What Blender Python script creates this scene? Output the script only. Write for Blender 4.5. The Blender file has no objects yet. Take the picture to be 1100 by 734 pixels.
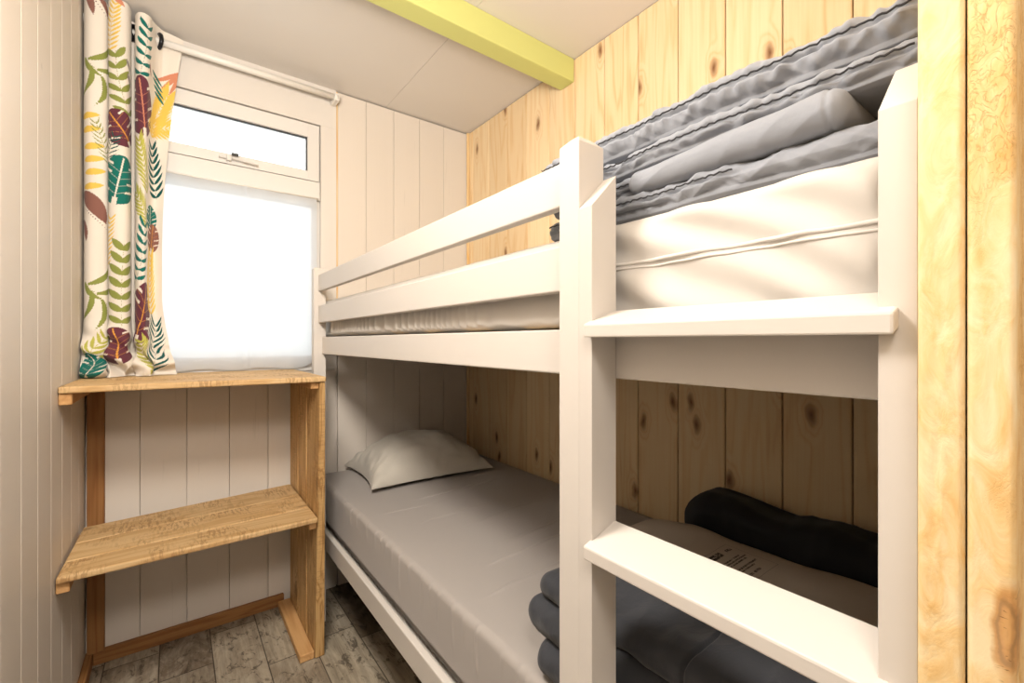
import bpy, bmesh, math, random
import numpy as np
from mathutils import Vector, Matrix, noise as mnoise

random.seed(7)
R = math.radians
H = 1.112                 # lens height above the floor
XL, XR, YB = -0.2415, 1.287, 2.10
ZC = 2.252
COL = bpy.context.scene.collection

# ------------------------------------------------------------------ helpers
def link(o, parent=None):
    COL.objects.link(o)
    if parent is not None:
        o.parent = parent
    return o

def tag(o, label=None, cat=None, group=None, kind=None):
    if label: o['label'] = label
    if cat: o['category'] = cat
    if group: o['group'] = group
    if kind: o['kind'] = kind
    return o

def empty(name, loc, label, cat, group=None):
    o = bpy.data.objects.new(name, None)
    o.empty_display_size = 0.1
    link(o)
    o.location = loc
    return tag(o, label, cat, group)

def obj(name, bm, mat, parent=None, smooth=False):
    """one mesh object; vertices are given in world space, kept relative to the parent"""
    me = bpy.data.meshes.new(name)
    off = Vector((0, 0, 0))
    p = parent
    while p is not None:
        off += p.location
        p = p.parent
    if off.length > 0:
        bmesh.ops.translate(bm, verts=bm.verts, vec=-off)
    bmesh.ops.recalc_face_normals(bm, faces=bm.faces)
    bm.to_mesh(me)
    bm.free()
    mats = mat if isinstance(mat, (list, tuple)) else [mat]
    for m in mats:
        me.materials.append(m)
    if smooth:
        me.polygons.foreach_set('use_smooth', [True] * len(me.polygons))
    o = bpy.data.objects.new(name, me)
    return link(o, parent)

def add_box(bm, x0, x1, y0, y1, z0, z1, bev=0.0, seg=2, mi=0):
    t = bmesh.new()
    r = bmesh.ops.create_cube(t, size=1.0)
    for v in t.verts:
        v.co = Vector((x0 + (v.co.x + .5) * (x1 - x0), y0 + (v.co.y + .5) * (y1 - y0), z0 + (v.co.z + .5) * (z1 - z0)))
    if bev > 0:
        bmesh.ops.bevel(t, geom=list(t.edges), offset=bev, segments=seg, affect='EDGES', profile=0.5)
    merge(bm, t, mi)

def add_prism(bm, base, top, bev=0.0, seg=2, mi=0):
    """base/top: equal-length lists of points, joined by quads"""
    t = bmesh.new()
    b = [t.verts.new(p) for p in base]
    u = [t.verts.new(p) for p in top]
    t.faces.new(b); t.faces.new(u)
    n = len(b)
    for i in range(n):
        t.faces.new((b[i], b[(i + 1) % n], u[(i + 1) % n], u[i]))
    bmesh.ops.recalc_face_normals(t, faces=t.faces)
    if bev > 0:
        bmesh.ops.bevel(t, geom=list(t.edges), offset=bev, segments=seg, affect='EDGES', profile=0.5)
    merge(bm, t, mi)

def merge(bm, t, mi=0):
    vm = {}
    for v in t.verts:
        vm[v] = bm.verts.new(v.co)
    for f in t.faces:
        try:
            nf = bm.faces.new([vm[v] for v in f.verts])
            nf.material_index = mi
            nf.smooth = f.smooth
        except ValueError:
            pass
    t.free()

def add_tube(bm, p0, p1, r0, r1=None, n=20, caps=True):
    r1 = r0 if r1 is None else r1
    p0, p1 = Vector(p0), Vector(p1)
    d = (p1 - p0).normalized()
    a = d.orthogonal().normalized(); b = d.cross(a)
    A = [bm.verts.new(p0 + (a * math.cos(2 * math.pi * i / n) + b * math.sin(2 * math.pi * i / n)) * r0) for i in range(n)]
    B = [bm.verts.new(p1 + (a * math.cos(2 * math.pi * i / n) + b * math.sin(2 * math.pi * i / n)) * r1) for i in range(n)]
    for i in range(n):
        f = bm.faces.new((A[i], A[(i + 1) % n], B[(i + 1) % n], B[i])); f.smooth = True
    if caps:
        bm.faces.new(A); bm.faces.new(B)

def add_torus(bm, c, axis, R0, r0, n=28, m=10):
    c = Vector(c); d = Vector(axis).normalized(); a = d.orthogonal().normalized(); b = d.cross(a)
    rows = []
    for i in range(n):
        t = 2 * math.pi * i / n
        e = a * math.cos(t) + b * math.sin(t)
        rows.append([bm.verts.new(c + e * (R0 + r0 * math.cos(2 * math.pi * j / m)) + d * r0 * math.sin(2 * math.pi * j / m)) for j in range(m)])
    for i in range(n):
        for j in range(m):
            f = bm.faces.new((rows[i][j], rows[(i + 1) % n][j], rows[(i + 1) % n][(j + 1) % m], rows[i][(j + 1) % m])); f.smooth = True

def add_grid(bm, P):
    """P[i][j] -> point; an open surface"""
    V = [[bm.verts.new(p) for p in row] for row in P]
    for i in range(len(V) - 1):
        for j in range(len(V[0]) - 1):
            f = bm.faces.new((V[i][j], V[i][j + 1], V[i + 1][j + 1], V[i + 1][j])); f.smooth = True
    return V

def n3(x, y, z):
    return mnoise.noise(Vector((x, y, z)))

def add_slab(bm, ys, dims, disp=None, nx=26, nz=8, nc=7, endr=None):
    """soft slab lying along Y. dims(y)->(x0,x1,z0,z1,r); ends rounded with radius endr"""
    ya, yb = ys[0], ys[-1]
    rows = []
    for y in ys:
        x0, x1, z0, z1, r = dims(y)
        er = endr if endr is not None else r
        d = min(y - ya, yb - y)
        e = 0.0
        if d < er:
            e = er - math.sqrt(max(0.0, er * er - (er - d) ** 2))
        e = min(e, (z1 - z0) * .5 - 0.0015)
        x0 += e; x1 -= e; z0 += e; z1 -= e
        rr = max(0.0008, min(r - e * .6, (z1 - z0) * .499, (x1 - x0) * .499))
        pts = []
        def arc(cx, cz, a0):
            for k in range(nc + 1):
                a = a0 + (math.pi / 2) * k / nc
                pts.append((cx + rr * math.cos(a), cz + rr * math.sin(a), math.cos(a), math.sin(a)))
        # start bottom-left going: front face (x0) up
        # bottom
        for k in range(1, nx):
            t = k / nx
            pts.append((x1 - rr + (x0 + rr - (x1 - rr)) * t, z0, 0, -1))
        # corner x0,z0 : from down (-90) to left (180) -> go clockwise
        for k in range(nc + 1):
            a = math.radians(270) - (math.pi / 2) * k / nc
            pts.append((x0 + rr + rr * math.cos(a), z0 + rr + rr * math.sin(a), math.cos(a), math.sin(a)))
        for k in range(1, nz):
            t = k / nz
            pts.append((x0, z0 + rr + (z1 - z0 - 2 * rr) * t, -1, 0))
        for k in range(nc + 1):
            a = math.radians(180) - (math.pi / 2) * k / nc
            pts.append((x0 + rr + rr * math.cos(a), z1 - rr + rr * math.sin(a), math.cos(a), math.sin(a)))
        for k in range(1, nx):
            t = k / nx
            pts.append((x0 + rr + (x1 - x0 - 2 * rr) * t, z1, 0, 1))
        for k in range(nc + 1):
            a = math.radians(90) - (math.pi / 2) * k / nc
            pts.append((x1 - rr + rr * math.cos(a), z1 - rr + rr * math.sin(a), math.cos(a), math.sin(a)))
        for k in range(1, nz):
            t = k / nz
            pts.append((x1, z1 - rr - (z1 - z0 - 2 * rr) * t, 1, 0))
        for k in range(nc + 1):
            a = -(math.pi / 2) * k / nc
            pts.append((x1 - rr + rr * math.cos(a), z0 + rr + rr * math.sin(a), math.cos(a), math.sin(a)))
        row = []
        fade = min(1.0, d / max(er, 1e-6))
        for (x, z, ax, az) in pts:
            o = disp(x, y, z, ax, az) * fade if disp else 0.0
            row.append(bm.verts.new((x + ax * o, y, z + az * o)))
        rows.append(row)
    n = len(rows[0])
    for i in range(len(rows) - 1):
        for j in range(n):
            f = bm.faces.new((rows[i][j], rows[i][(j + 1) % n], rows[i + 1][(j + 1) % n], rows[i + 1][j])); f.smooth = True
    bm.faces.new(rows[0]); bm.faces.new(rows[-1])

def yrange(a, b, n, er):
    """dense near both ends"""
    out = []
    k = 8
    for i in range(k):
        out.append(a + er * (1 - math.cos(math.pi / 2 * i / k)))
    m = [a + er + (b - a - 2 * er) * i / n for i in range(n + 1)]
    out += m
    for i in range(k - 1, -1, -1):
        out.append(b - er * (1 - math.cos(math.pi / 2 * i / k)))
    return out

# ------------------------------------------------------------------ materials
class NT:
    def __init__(self, name):
        self.m = bpy.data.materials.new(name); self.m.use_nodes = True
        self.t = self.m.node_tree
        self.t.nodes.clear()
        self.out = self.t.nodes.new('ShaderNodeOutputMaterial')
    def n(self, typ, **kw):
        nd = self.t.nodes.new(typ)
        for k, v in kw.items():
            if k.startswith('i_'):
                nd.inputs[int(k[2:])].default_value = v
            else:
                setattr(nd, k, v)
        return nd
    def l(self, a, b):
        self.t.links.new(a, b)
    def val(self, a):
        return a
    def math(self, op, a, b=0.0, clamp=False):
        nd = self.n('ShaderNodeMath', operation=op, use_clamp=clamp)
        for i, x in enumerate((a, b)):
            if hasattr(x, 'is_output') or isinstance(x, bpy.types.NodeSocket): self.l(x, nd.inputs[i])
            else: nd.inputs[i].default_value = x
        return nd.outputs[0]
    def vmath(self, op, a, b):
        nd = self.n('ShaderNodeVectorMath', operation=op)
        for i, x in enumerate((a, b)):
            if isinstance(x, bpy.types.NodeSocket): self.l(x, nd.inputs[i])
            else: nd.inputs[i].default_value = x
        return nd.outputs[0]
    def noise(self, vec, scale=5, detail=4, rough=.5, dist=0, dim='3D'):
        nd = self.n('ShaderNodeTexNoise', noise_dimensions=dim)
        nd.inputs['Scale'].default_value = scale; nd.inputs['Detail'].default_value = detail
        nd.inputs['Roughness'].default_value = rough; nd.inputs['Distortion'].default_value = dist
        if vec is not None: self.l(vec, nd.inputs['Vector'])
        return nd.outputs[0]
    def ramp(self, fac, stops, interp='LINEAR'):
        nd = self.n('ShaderNodeValToRGB')
        cr = nd.color_ramp; cr.interpolation = interp
        while len(cr.elements) < len(stops): cr.elements.new(.5)
        for e, (p, c) in zip(cr.elements, stops):
            e.position = p
            e.color = (c[0], c[1], c[2], 1) if hasattr(c, '__len__') else (c, c, c, 1)
        self.l(fac, nd.inputs[0])
        return nd.outputs[0]
    def mix(self, fac, a, b, mode='MIX'):
        nd = self.n('ShaderNodeMix', data_type='RGBA', blend_type=mode)
        for i, x in ((0, fac), (6, a), (7, b)):
            if isinstance(x, bpy.types.NodeSocket): self.l(x, nd.inputs[i])
            elif i == 0: nd.inputs[0].default_value = x
            else: nd.inputs[i].default_value = (x[0], x[1], x[2], 1)
        return nd.outputs[2]
    def map(self, vec, scale=(1, 1, 1), loc=(0, 0, 0), rot=(0, 0, 0)):
        nd = self.n('ShaderNodeMapping')
        nd.inputs['Scale'].default_value = scale; nd.inputs['Location'].default_value = loc
        nd.inputs['Rotation'].default_value = rot
        self.l(vec, nd.inputs['Vector'])
        return nd.outputs[0]
    def pos(self):
        return self.n('ShaderNodeNewGeometry').outputs['Position']
    def island(self):
        return self.n('ShaderNodeNewGeometry').outputs['Random Per Island']
    def sep(self, v):
        nd = self.n('ShaderNodeSeparateXYZ'); self.l(v, nd.inputs[0]); return nd.outputs
    def comb(self, x, y, z):
        nd = self.n('ShaderNodeCombineXYZ')
        for i, a in enumerate((x, y, z)):
            if isinstance(a, bpy.types.NodeSocket): self.l(a, nd.inputs[i])
            else: nd.inputs[i].default_value = a
        return nd.outputs[0]
    def bump(self, h, strength=.3, dist=.002, normal=None):
        nd = self.n('ShaderNodeBump')
        nd.inputs['Strength'].default_value = strength; nd.inputs['Distance'].default_value = dist
        self.l(h, nd.inputs['Height'])
        if normal is not None: self.l(normal, nd.inputs['Normal'])
        return nd.outputs[0]
    def principled(self, color, rough=.5, normal=None, **kw):
        b = self.n('ShaderNodeBsdfPrincipled')
        if isinstance(color, bpy.types.NodeSocket): self.l(color, b.inputs['Base Color'])
        else: b.inputs['Base Color'].default_value = (*color[:3], 1)
        if isinstance(rough, bpy.types.NodeSocket): self.l(rough, b.inputs['Roughness'])
        else: b.inputs['Roughness'].default_value = rough
        if normal is not None: self.l(normal, b.inputs['Normal'])
        for k, v in kw.items():
            b.inputs[k.replace('_', ' ')].default_value = v
        self.l(b.outputs[0], self.out.inputs[0])
        return b

def lin(r, g, b):
    f = lambda c: (c / 255 / 12.92) if c / 255 <= .04045 else ((c / 255 + .055) / 1.055) ** 2.4
    return (f(r), f(g), f(b))

def wood(name, light, mid, dark, knot, axis=2, grain=1.0, knots=1.0, vary=.5, rough=.55, sawn=0.0, bump=.15, ring=.22, pitch=46.0, drop=0, kscale=6.2, kthr=.45):
    T = NT(name)
    p = T.pos(); isl = T.island()
    off = T.comb(T.math('MULTIPLY', isl, 37.0), T.math('MULTIPLY', isl, 53.0), T.math('MULTIPLY', isl, 71.0))
    q = T.vmath('ADD', p, off)
    sc = [1, 1, 1]; sc[axis] = .09
    sk = [1, 1, 1]; sk[axis] = .42
    # knots: sparse cells
    vk = T.n('ShaderNodeTexVoronoi', feature='F1', voronoi_dimensions='2D')
    vk.inputs['Scale'].default_value = kscale
    vk.inputs['Randomness'].default_value = 1.0
    warp = T.noise(q, 14, 2)
    qk = T.vmath('ADD', T.map(q, sk), T.comb(T.math('MULTIPLY', warp, .03), T.math('MULTIPLY', warp, .03), 0.0))
    sq = T.sep(qk); keep = [i for i in range(3) if i != drop]
    T.l(T.comb(sq[keep[0]], sq[keep[1]], 0.0), vk.inputs['Vector'])
    kd = vk.outputs['Distance']
    present = T.math('GREATER_THAN', T.sep(vk.outputs['Color'])[0], kthr)
    near = T.math('MULTIPLY', T.math('SUBTRACT', 1.0, T.math('MULTIPLY', kd, 4.2), clamp=True), present)     # halo
    core = T.math('MULTIPLY', T.math('SUBTRACT', 1.0, T.math('MULTIPLY', kd, 11.0), clamp=True), present)
    # grain rings: stretched coordinate, pushed aside by the knot
    g0 = T.noise(T.map(q, sc), 9 * grain, 3, .5, .4)
    push = T.math('ADD', g0, T.math('MULTIPLY', T.math('POWER', near, 1.6), .55))
    rings = T.n('ShaderNodeMath', operation='SINE'); T.l(T.math('MULTIPLY', push, pitch), rings.inputs[0])
    rg = T.math('MULTIPLY_ADD', rings.outputs[0], .5); 
    rgn = T.math('ADD', T.math('MULTIPLY', rings.outputs[0], .5), .5)
    fine = T.noise(T.map(q, tuple(s if i != axis else .02 for i, s in enumerate((1, 1, 1)))), 160 * grain, 3, .6)
    broad = T.noise(T.map(q, sc), 3.2, 2)
    rgn = T.math('POWER', rgn, 2.2)
    fac = T.math('ADD', T.math('MULTIPLY', rgn, ring), T.math('ADD', T.math('MULTIPLY', fine, .34), T.math('MULTIPLY', broad, .38)))
    col = T.ramp(fac, [(.22, light), (.55, mid), (.95, dark)])
    # plank to plank tint
    tint = T.ramp(isl, [(0, (1.06, 1.04, 1.0)), (.5, (1, 1, 1)), (1, (1 - .16 * vary, 1 - .22 * vary, 1 - .3 * vary))])
    col = T.mix(1.0, col, tint, 'MULTIPLY')
    if knots > 0:
        col = T.mix(T.math('MULTIPLY', T.math('POWER', near, 2.0), .55 * knots), col, dark)
        col = T.mix(T.math('MULTIPLY', T.math('POWER', core, .8), .95 * knots), col, knot)
    h = fac
    if sawn > 0:
        # rough band-saw marks across the grain
        ax2 = [26, 26, 26]; ax2[axis] = 150
        sw = T.noise(T.map(q, tuple(ax2)), 1.0, 3, .6)
        ms = T.ramp(T.noise(q, 9, 3), [(.42, 0), (.62, 1)])
        swm = T.math('MULTIPLY', T.math('GREATER_THAN', sw, .52), ms)
        col = T.mix(T.math('MULTIPLY', swm, .55 * sawn), col, dark)
        h = T.math('SUBTRACT', fac, T.math('MULTIPLY', swm, .6))
    T.principled(col, rough, T.bump(h, bump, .002), Specular_IOR_Level=.35)
    return T.m

def painted(name, col, grain_axis=2, grain=.25, rough=.5, dirt=0.0, dirtcol=(.3, .25, .2), vary=.06, spec=.35):
    T = NT(name)
    p = T.pos(); isl = T.island()
    off = T.comb(T.math('MULTIPLY', isl, 37.0), T.math('MULTIPLY', isl, 53.0), T.math('MULTIPLY', isl, 71.0))
    q = T.vmath('ADD', p, off)
    s = [60, 60, 60]; s[grain_axis] = 1.6
    g = T.noise(T.map(q, tuple(s)), 1.0, 4, .6)
    b = T.noise(q, 2.3, 3)
    c = T.mix(T.math('MULTIPLY', b, .25), col, tuple(x * .9 for x in col))
    tint = T.ramp(isl, [(0, 1.0), (1, 1 - vary)])
    c = T.mix(1.0, c, tint, 'MULTIPLY')
    if dirt > 0:
        # small marks and filled knots showing through the paint
        v = T.n('ShaderNodeTexVoronoi', feature='F1'); v.inputs['Scale'].default_value = 5.0
        T.l(T.map(q, (1, 1, .8)), v.inputs['Vector'])
        pr = T.math('GREATER_THAN', T.sep(v.outputs['Color'])[1], .55)
        k = T.math('MULTIPLY', T.math('SUBTRACT', 1.0, T.math('MULTIPLY', v.outputs['Distance'], 22.0), clamp=True), pr)
        c = T.mix(T.math('MULTIPLY', k, dirt), c, dirtcol)
        scr = T.ramp(T.noise(T.map(q, (70, 70, 4)), 1.0, 2), [(.68, 0), (.75, 1)])
        c = T.mix(T.math('MULTIPLY', scr, dirt * .22), c, dirtcol)
    T.principled(c, rough, T.bump(g, grain, .0008), Specular_IOR_Level=spec)
    return T.m

def fabric(name, col, var=.1, weave=900, bump=.12, rough=.85, sheen=.2, wr=0.0):
    T = NT(name)
    p = T.pos()
    w = T.noise(p, weave, 2, .6)
    b = T.noise(p, 7, 3)
    c = T.mix(T.math('MULTIPLY', b, var * 2), col, tuple(x * .75 for x in col))
    h = w
    nrm = T.bump(w, bump, .0006)
    if wr > 0:
        f = T.noise(T.map(p, (22, 34, 22)), 1.0, 4, .55, .8)
        nrm = T.bump(f, wr, .006, nrm)
    T.principled(c, rough, nrm, Sheen_Weight=sheen, Specular_IOR_Level=.2)
    return T.m

M = {}
M['white_paint'] = painted('white_bed_paint', (.77, .71, .645), 2, .25, .42)
M['white_rail'] = painted('white_rail_paint', (.77, .71, .645), 1, .25, .42)
M['wall_white'] = painted('white_board_paint', (.82, .735, .64), 2, .3, .5, dirt=.45)
M['panel_white'] = painted('white_panel_paint', (.82, .76, .69), 2, .05, .5)
M['ceiling'] = painted('ceiling_paint', (.86, .80, .73), 0, .06, .6)
M['upvc'] = painted('window_white', (.84, .80, .75), 2, .02, .3)
M['seal'] = NT('window_seal'); M['seal'].principled((.03, .03, .03), .6); M['seal'] = M['seal'].m
M['pine_wall'] = wood('pine_boards', lin(247, 223, 184), lin(239, 206, 158), lin(204, 146, 86), lin(104, 58, 26), 2, 1.0, 1.0, .6, kthr=.35)
M['pine_end'] = wood('rough_pine_edge', lin(248, 220, 170), lin(238, 190, 120), lin(200, 130, 55), lin(110, 62, 28), 2, 1.6, .8, .3, .7)
M['shelf_x'] = wood('shelf_pine_crosswise', lin(232, 200, 150), lin(212, 172, 118), lin(156, 110, 62), lin(90, 54, 26), 0, 1.6, .5, .4, .6, sawn=1.0, bump=.4, drop=2, kthr=.7)
M['shelf_z'] = wood('shelf_pine_upright', lin(226, 190, 134), lin(204, 160, 102), lin(140, 96, 50), lin(80, 46, 20), 2, 2.2, .6, .6, .6, sawn=.5, bump=.35, ring=.34, drop=0, kthr=.7)
M['shelf_y'] = wood('shelf_pine_batten', lin(224, 178, 122), lin(202, 150, 94), lin(150, 100, 54), lin(86, 50, 22), 1, 1.3, .5, .4, .6, bump=.25)
M['brown_pine'] = wood('brown_stained_pine', lin(172, 124, 74), lin(146, 98, 54), lin(104, 66, 32), lin(60, 32, 14), 2, 1.3, .5, .3, .6)
M['brown_pine_x'] = wood('brown_stained_skirting', lin(172, 124, 74), lin(146, 98, 54), lin(104, 66, 32), lin(60, 32, 14), 0, 1.3, .7, .3, .6)
M['brown_pine_y'] = wood('brown_stained_skirting_side', lin(172, 124, 74), lin(146, 98, 54), lin(104, 66, 32), lin(60, 32, 14), 1, 1.3, .7, .3, .6)
M['lime'] = painted('lime_paint', (.73, .745, .26), 0, .12, .45)
M['sheet'] = fabric('grey_fitted_sheet', (.45, .405, .37), .06, 900, .1, .8, .15)
M['protector'] = fabric('cream_mattress_cover', (.70, .65, .59), .05, 700, .1, .8, .15)
M['piping'] = fabric('cream_piping', (.78, .73, .67), .02, 700, .1, .8, .1)
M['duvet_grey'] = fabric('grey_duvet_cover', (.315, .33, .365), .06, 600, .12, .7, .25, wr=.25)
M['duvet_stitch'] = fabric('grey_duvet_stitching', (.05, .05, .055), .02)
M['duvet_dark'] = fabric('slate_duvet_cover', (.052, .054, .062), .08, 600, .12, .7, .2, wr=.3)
M['duvet_black'] = fabric('black_blanket', (.02, .02, .024), .08, 500, .12, .8, .1)
M['pillow_cream'] = fabric('cream_pillow_cotton', (.62, .57, .49), .08, 800, .1, .85, .15, wr=.25)
M['pillow_beige'] = fabric('beige_pillow_cotton', (.50, .43, .36), .08, 800, .1, .85, .15, wr=.15)
def printed_pillow():
    T = NT('beige_pillow_with_print')
    p = T.pos(); sp_ = T.sep(p)
    b = T.noise(p, 7, 3)
    c = T.mix(T.math('MULTIPLY', b, .2), (.56, .47, .38), (.44, .36, .29))
    def rect(x0, x1, y0, y1):
        m = T.math('MULTIPLY', T.math('GREATER_THAN', sp_[0], x0), T.math('LESS_THAN', sp_[0], x1))
        return T.math('MULTIPLY', m, T.math('MULTIPLY', T.math('GREATER_THAN', sp_[1], y0), T.math('LESS_THAN', sp_[1], y1)))
    tot = None
    x0, x1, y0, y1 = .900, 1.024, .415, .530
    for r in ((x0, x1, y0, y0 + .0012), (x0, x1, y1 - .0012, y1), (x0, x0 + .0012, y0, y1), (x1 - .0012, x1, y0, y1)):
        m = T.math('MULTIPLY', rect(*r), .5)
        tot = m if tot is None else T.math('MAXIMUM', tot, m)
    words = T.math('GREATER_THAN', T.noise(T.map(p, (330, 90, 0)), 1.0, 2, .7), .46)
    bold = T.math('GREATER_THAN', T.noise(T.map(p, (150, 190, 0)), 1.0, 2, .7), .44)
    for (a, bb, cc, dd, w) in ((.990, 1.012, .508, .516, words), (.915, .972, .505, .521, bold), (.915, 1.000, .484, .488, words), (.910, 1.012, .4765, .4805, words),
                               (.910, 1.000, .469, .473, words), (.910, 1.010, .452, .457, words), (.910, .985, .445, .449, words), (.950, .975, .428, .434, words), (.925, .945, .428, .434, words)):
        tot = T.math('MAXIMUM', tot, T.math('MULTIPLY', rect(a, bb, cc, dd), w))
    c = T.mix(T.math('MULTIPLY', tot, .9), c, (.03, .025, .02))
    T.principled(c, .85, T.bump(T.noise(T.map(p, (22, 34, 22)), 1.0, 4), .15, .006), Specular_IOR_Level=.2)
    return T.m
M['pillow_beige'] = printed_pillow()
M['ink'] = fabric('printed_ink', (.03, .025, .02), .02)
M['rod'] = NT('white_rod'); M['rod'].principled((.86, .82, .76), .35); M['rod'] = M['rod'].m
M['eyelet'] = NT('dark_eyelet'); M['eyelet'].principled((.03, .03, .035), .3, Metallic=.8); M['eyelet'] = M['eyelet'].m
M['dark_metal'] = NT('dark_latch'); M['dark_metal'].principled((.08, .08, .08), .4); M['dark_metal'] = M['dark_metal'].m

def rough_pine():
    T = NT('rough_pine_edge')
    p = T.pos(); isl = T.island()
    q = T.vmath('ADD', p, T.comb(T.math('MULTIPLY', isl, 7.0), T.math('MULTIPLY', isl, 3.0), T.math('MULTIPLY', isl, 11.0)))
    a = T.noise(T.map(q, (1, 1, .45)), 55, 5, .6, 1.5)
    bb = T.noise(T.map(q, (1, 1, .3)), 14, 3, .5, .6)
    f = T.math('ADD', T.math('MULTIPLY', a, .5), T.math('MULTIPLY', bb, .5))
    col = T.ramp(f, [(.36, lin(250, 228, 184)), (.50, lin(244, 208, 148)), (.62, lin(232, 182, 110)), (.78, lin(214, 152, 76))])
    rid = T.math('ABSOLUTE', T.math('SUBTRACT', T.noise(T.map(q, (1, 1, .6)), 120, 3, .6, 2.0), .5))
    fl = T.ramp(rid, [(0, 1), (.035, 0)])
    ms = T.ramp(bb, [(.46, 0), (.58, 1)])
    fl = T.math('MULTIPLY', fl, ms)
    col = T.mix(T.math('MULTIPLY', fl, .45), col, lin(170, 105, 44))
    # big knot with torn fibres low on the near board
    ps = T.sep(p)
    dy = T.math('DIVIDE', T.math('SUBTRACT', ps[1], .0345), .0105); dz = T.math('DIVIDE', T.math('SUBTRACT', ps[2], .937), .046)
    dx = T.math('DIVIDE', T.math('SUBTRACT', ps[0], .3985), .05)
    kd = T.math('SQRT', T.math('ADD', T.math('MULTIPLY', dx, dx), T.math('ADD', T.math('MULTIPLY', dy, dy), T.math('MULTIPLY', dz, dz))))
    kd = T.math('ADD', kd, T.math('MULTIPLY', T.noise(p, 90, 3), .5))
    km = T.ramp(kd, [(.75, 1), (1.35, 0)])
    kr = T.n('ShaderNodeMath', operation='SINE'); T.l(T.math('MULTIPLY', kd, 13.0), kr.inputs[0])
    kc = T.ramp(T.math('ADD', T.math('MULTIPLY', kr.outputs[0], .5), .5), [(0, lin(206, 148, 84)), (.7, lin(190, 130, 70)), (1, lin(150, 98, 50))])
    col = T.mix(T.math('MULTIPLY', km, .75), col, kc)
    crk = T.ramp(T.noise(T.map(p, (1, 90, 260)), 1.0, 3, .6, 1.0), [(.62, 0), (.68, 1)])
    col = T.mix(T.math('MULTIPLY', T.math('MULTIPLY', crk, km), .8), col, lin(70, 42, 22))
    T.principled(col, .65, T.bump(T.math('SUBTRACT', a, T.math('MULTIPLY', fl, .5)), .5, .002), Specular_IOR_Level=.25)
    return T.m
M['rough_pine'] = rough_pine()
def glass_mat():
    T = NT('window_glass')
    tr = T.n('ShaderNodeBsdfTransparent'); gl = T.n('ShaderNodeBsdfGlossy'); gl.inputs['Roughness'].default_value = .02
    fr = T.n('ShaderNodeFresnel'); fr.inputs[0].default_value = 1.45
    mx = T.n('ShaderNodeMixShader'); T.l(fr.outputs[0], mx.inputs[0]); T.l(tr.outputs[0], mx.inputs[1]); T.l(gl.outputs[0], mx.inputs[2])
    T.l(mx.outputs[0], T.out.inputs[0])
    return T.m
M['glass'] = glass_mat()

def voile_mat():
    T = NT('voile_cloth')
    d = T.n('ShaderNodeBsdfDiffuse'); d.inputs[0].default_value = (.9, .9, .9, 1)
    t = T.n('ShaderNodeBsdfTranslucent'); t.inputs[0].default_value = (.87, .88, .89, 1)
    tr = T.n('ShaderNodeBsdfTransparent')
    a = T.n('ShaderNodeMixShader'); a.inputs[0].default_value = .66; T.l(d.outputs[0], a.inputs[1]); T.l(t.outputs[0], a.inputs[2])
    b = T.n('ShaderNodeMixShader'); b.inputs[0].default_value = .10; T.l(a.outputs[0], b.inputs[1]); T.l(tr.outputs[0], b.inputs[2])
    T.l(b.outputs[0], T.out.inputs[0])
    return T.m
M['voile'] = voile_mat()

def floor_mat():
    T = NT('wood_look_vinyl')
    p = T.pos(); s = T.sep(p)
    pitch, length = .15, .42
    xi = T.math('FLOOR', T.math('DIVIDE', T.math('ADD', s[0], .041), pitch))
    xf = T.math('FRACT', T.math('DIVIDE', T.math('ADD', s[0], .041), pitch))
    wn = T.n('ShaderNodeTexWhiteNoise', noise_dimensions='1D'); T.l(xi, wn.inputs['W'])
    yy = T.math('ADD', T.math('DIVIDE', s[1], length), wn.outputs[0])
    yi = T.math('FLOOR', yy); yf = T.math('FRACT', yy)
    w2 = T.n('ShaderNodeTexWhiteNoise', noise_dimensions='2D'); T.l(T.comb(xi, yi, 0), w2.inputs['Vector'])
    r = w2.outputs[0]
    base = T.ramp(r, [(0, lin(118, 102, 84)), (.3, lin(172, 157, 135)), (.7, lin(194, 180, 156)), (1, lin(104, 88, 70))])
    q = T.vmath('ADD', p, T.comb(T.math('MULTIPLY', r, 9.0), T.math('MULTIPLY', r, 17.0), 0))
    grain = T.noise(T.map(q, (1, .07, 1)), 70, 5, .65, .5)
    blot = T.noise(T.map(q, (1, .4, 1)), 13, 5, .7, .8)
    chip = T.ramp(T.noise(T.map(q, (1, .55, 1)), 24, 6, .75, 1.2), [(.54, 0), (.60, 1)])
    c = T.mix(T.ramp(grain, [(.35, 0), (.7, .6)]), base, lin(70, 58, 46))
    c = T.mix(T.ramp(blot, [(.45, 0), (.75, .55)]), c, lin(214, 202, 180))
    c = T.mix(T.math('MULTIPLY', chip, .75), c, lin(66, 56, 46))
    ex = T.math('MINIMUM', xf, T.math('SUBTRACT', 1.0, xf))
    ey = T.math('MINIMUM', yf, T.math('SUBTRACT', 1.0, yf))
    gap = T.math('MAXIMUM', T.math('LESS_THAN', ex, .012), T.math('LESS_THAN', ey, .0045))
    c = T.mix(T.math('MULTIPLY', gap, .8), c, lin(45, 36, 28))
    h = T.math('SUBTRACT', T.math('MULTIPLY', grain, .3), gap)
    T.principled(c, .5, T.bump(h, .3, .001), Specular_IOR_Level=.4)
    return T.m
M['floor'] = floor_mat()

def curtain_mat():
    T = NT('leaf_print_cotton')
    a = T.n('ShaderNodeAttribute', attribute_name='print')
    w = T.noise(T.pos(), 900, 2)
    p = T.principled(a.outputs['Color'], .85, T.bump(w, .1, .0005), Sheen_Weight=.1, Specular_IOR_Level=.2)
    return T.m
M['curtain'] = curtain_mat()

# ------------------------------------------------------------------ room shell
def struct(name, bm, mat, parent=None, label=None, cat=None, smooth=False):
    o = obj(name, bm, mat, parent, smooth)
    if parent is None:
        o['kind'] = 'structure'
        if label: o['label'] = label
        if cat: o['category'] = cat
    return o

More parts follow.
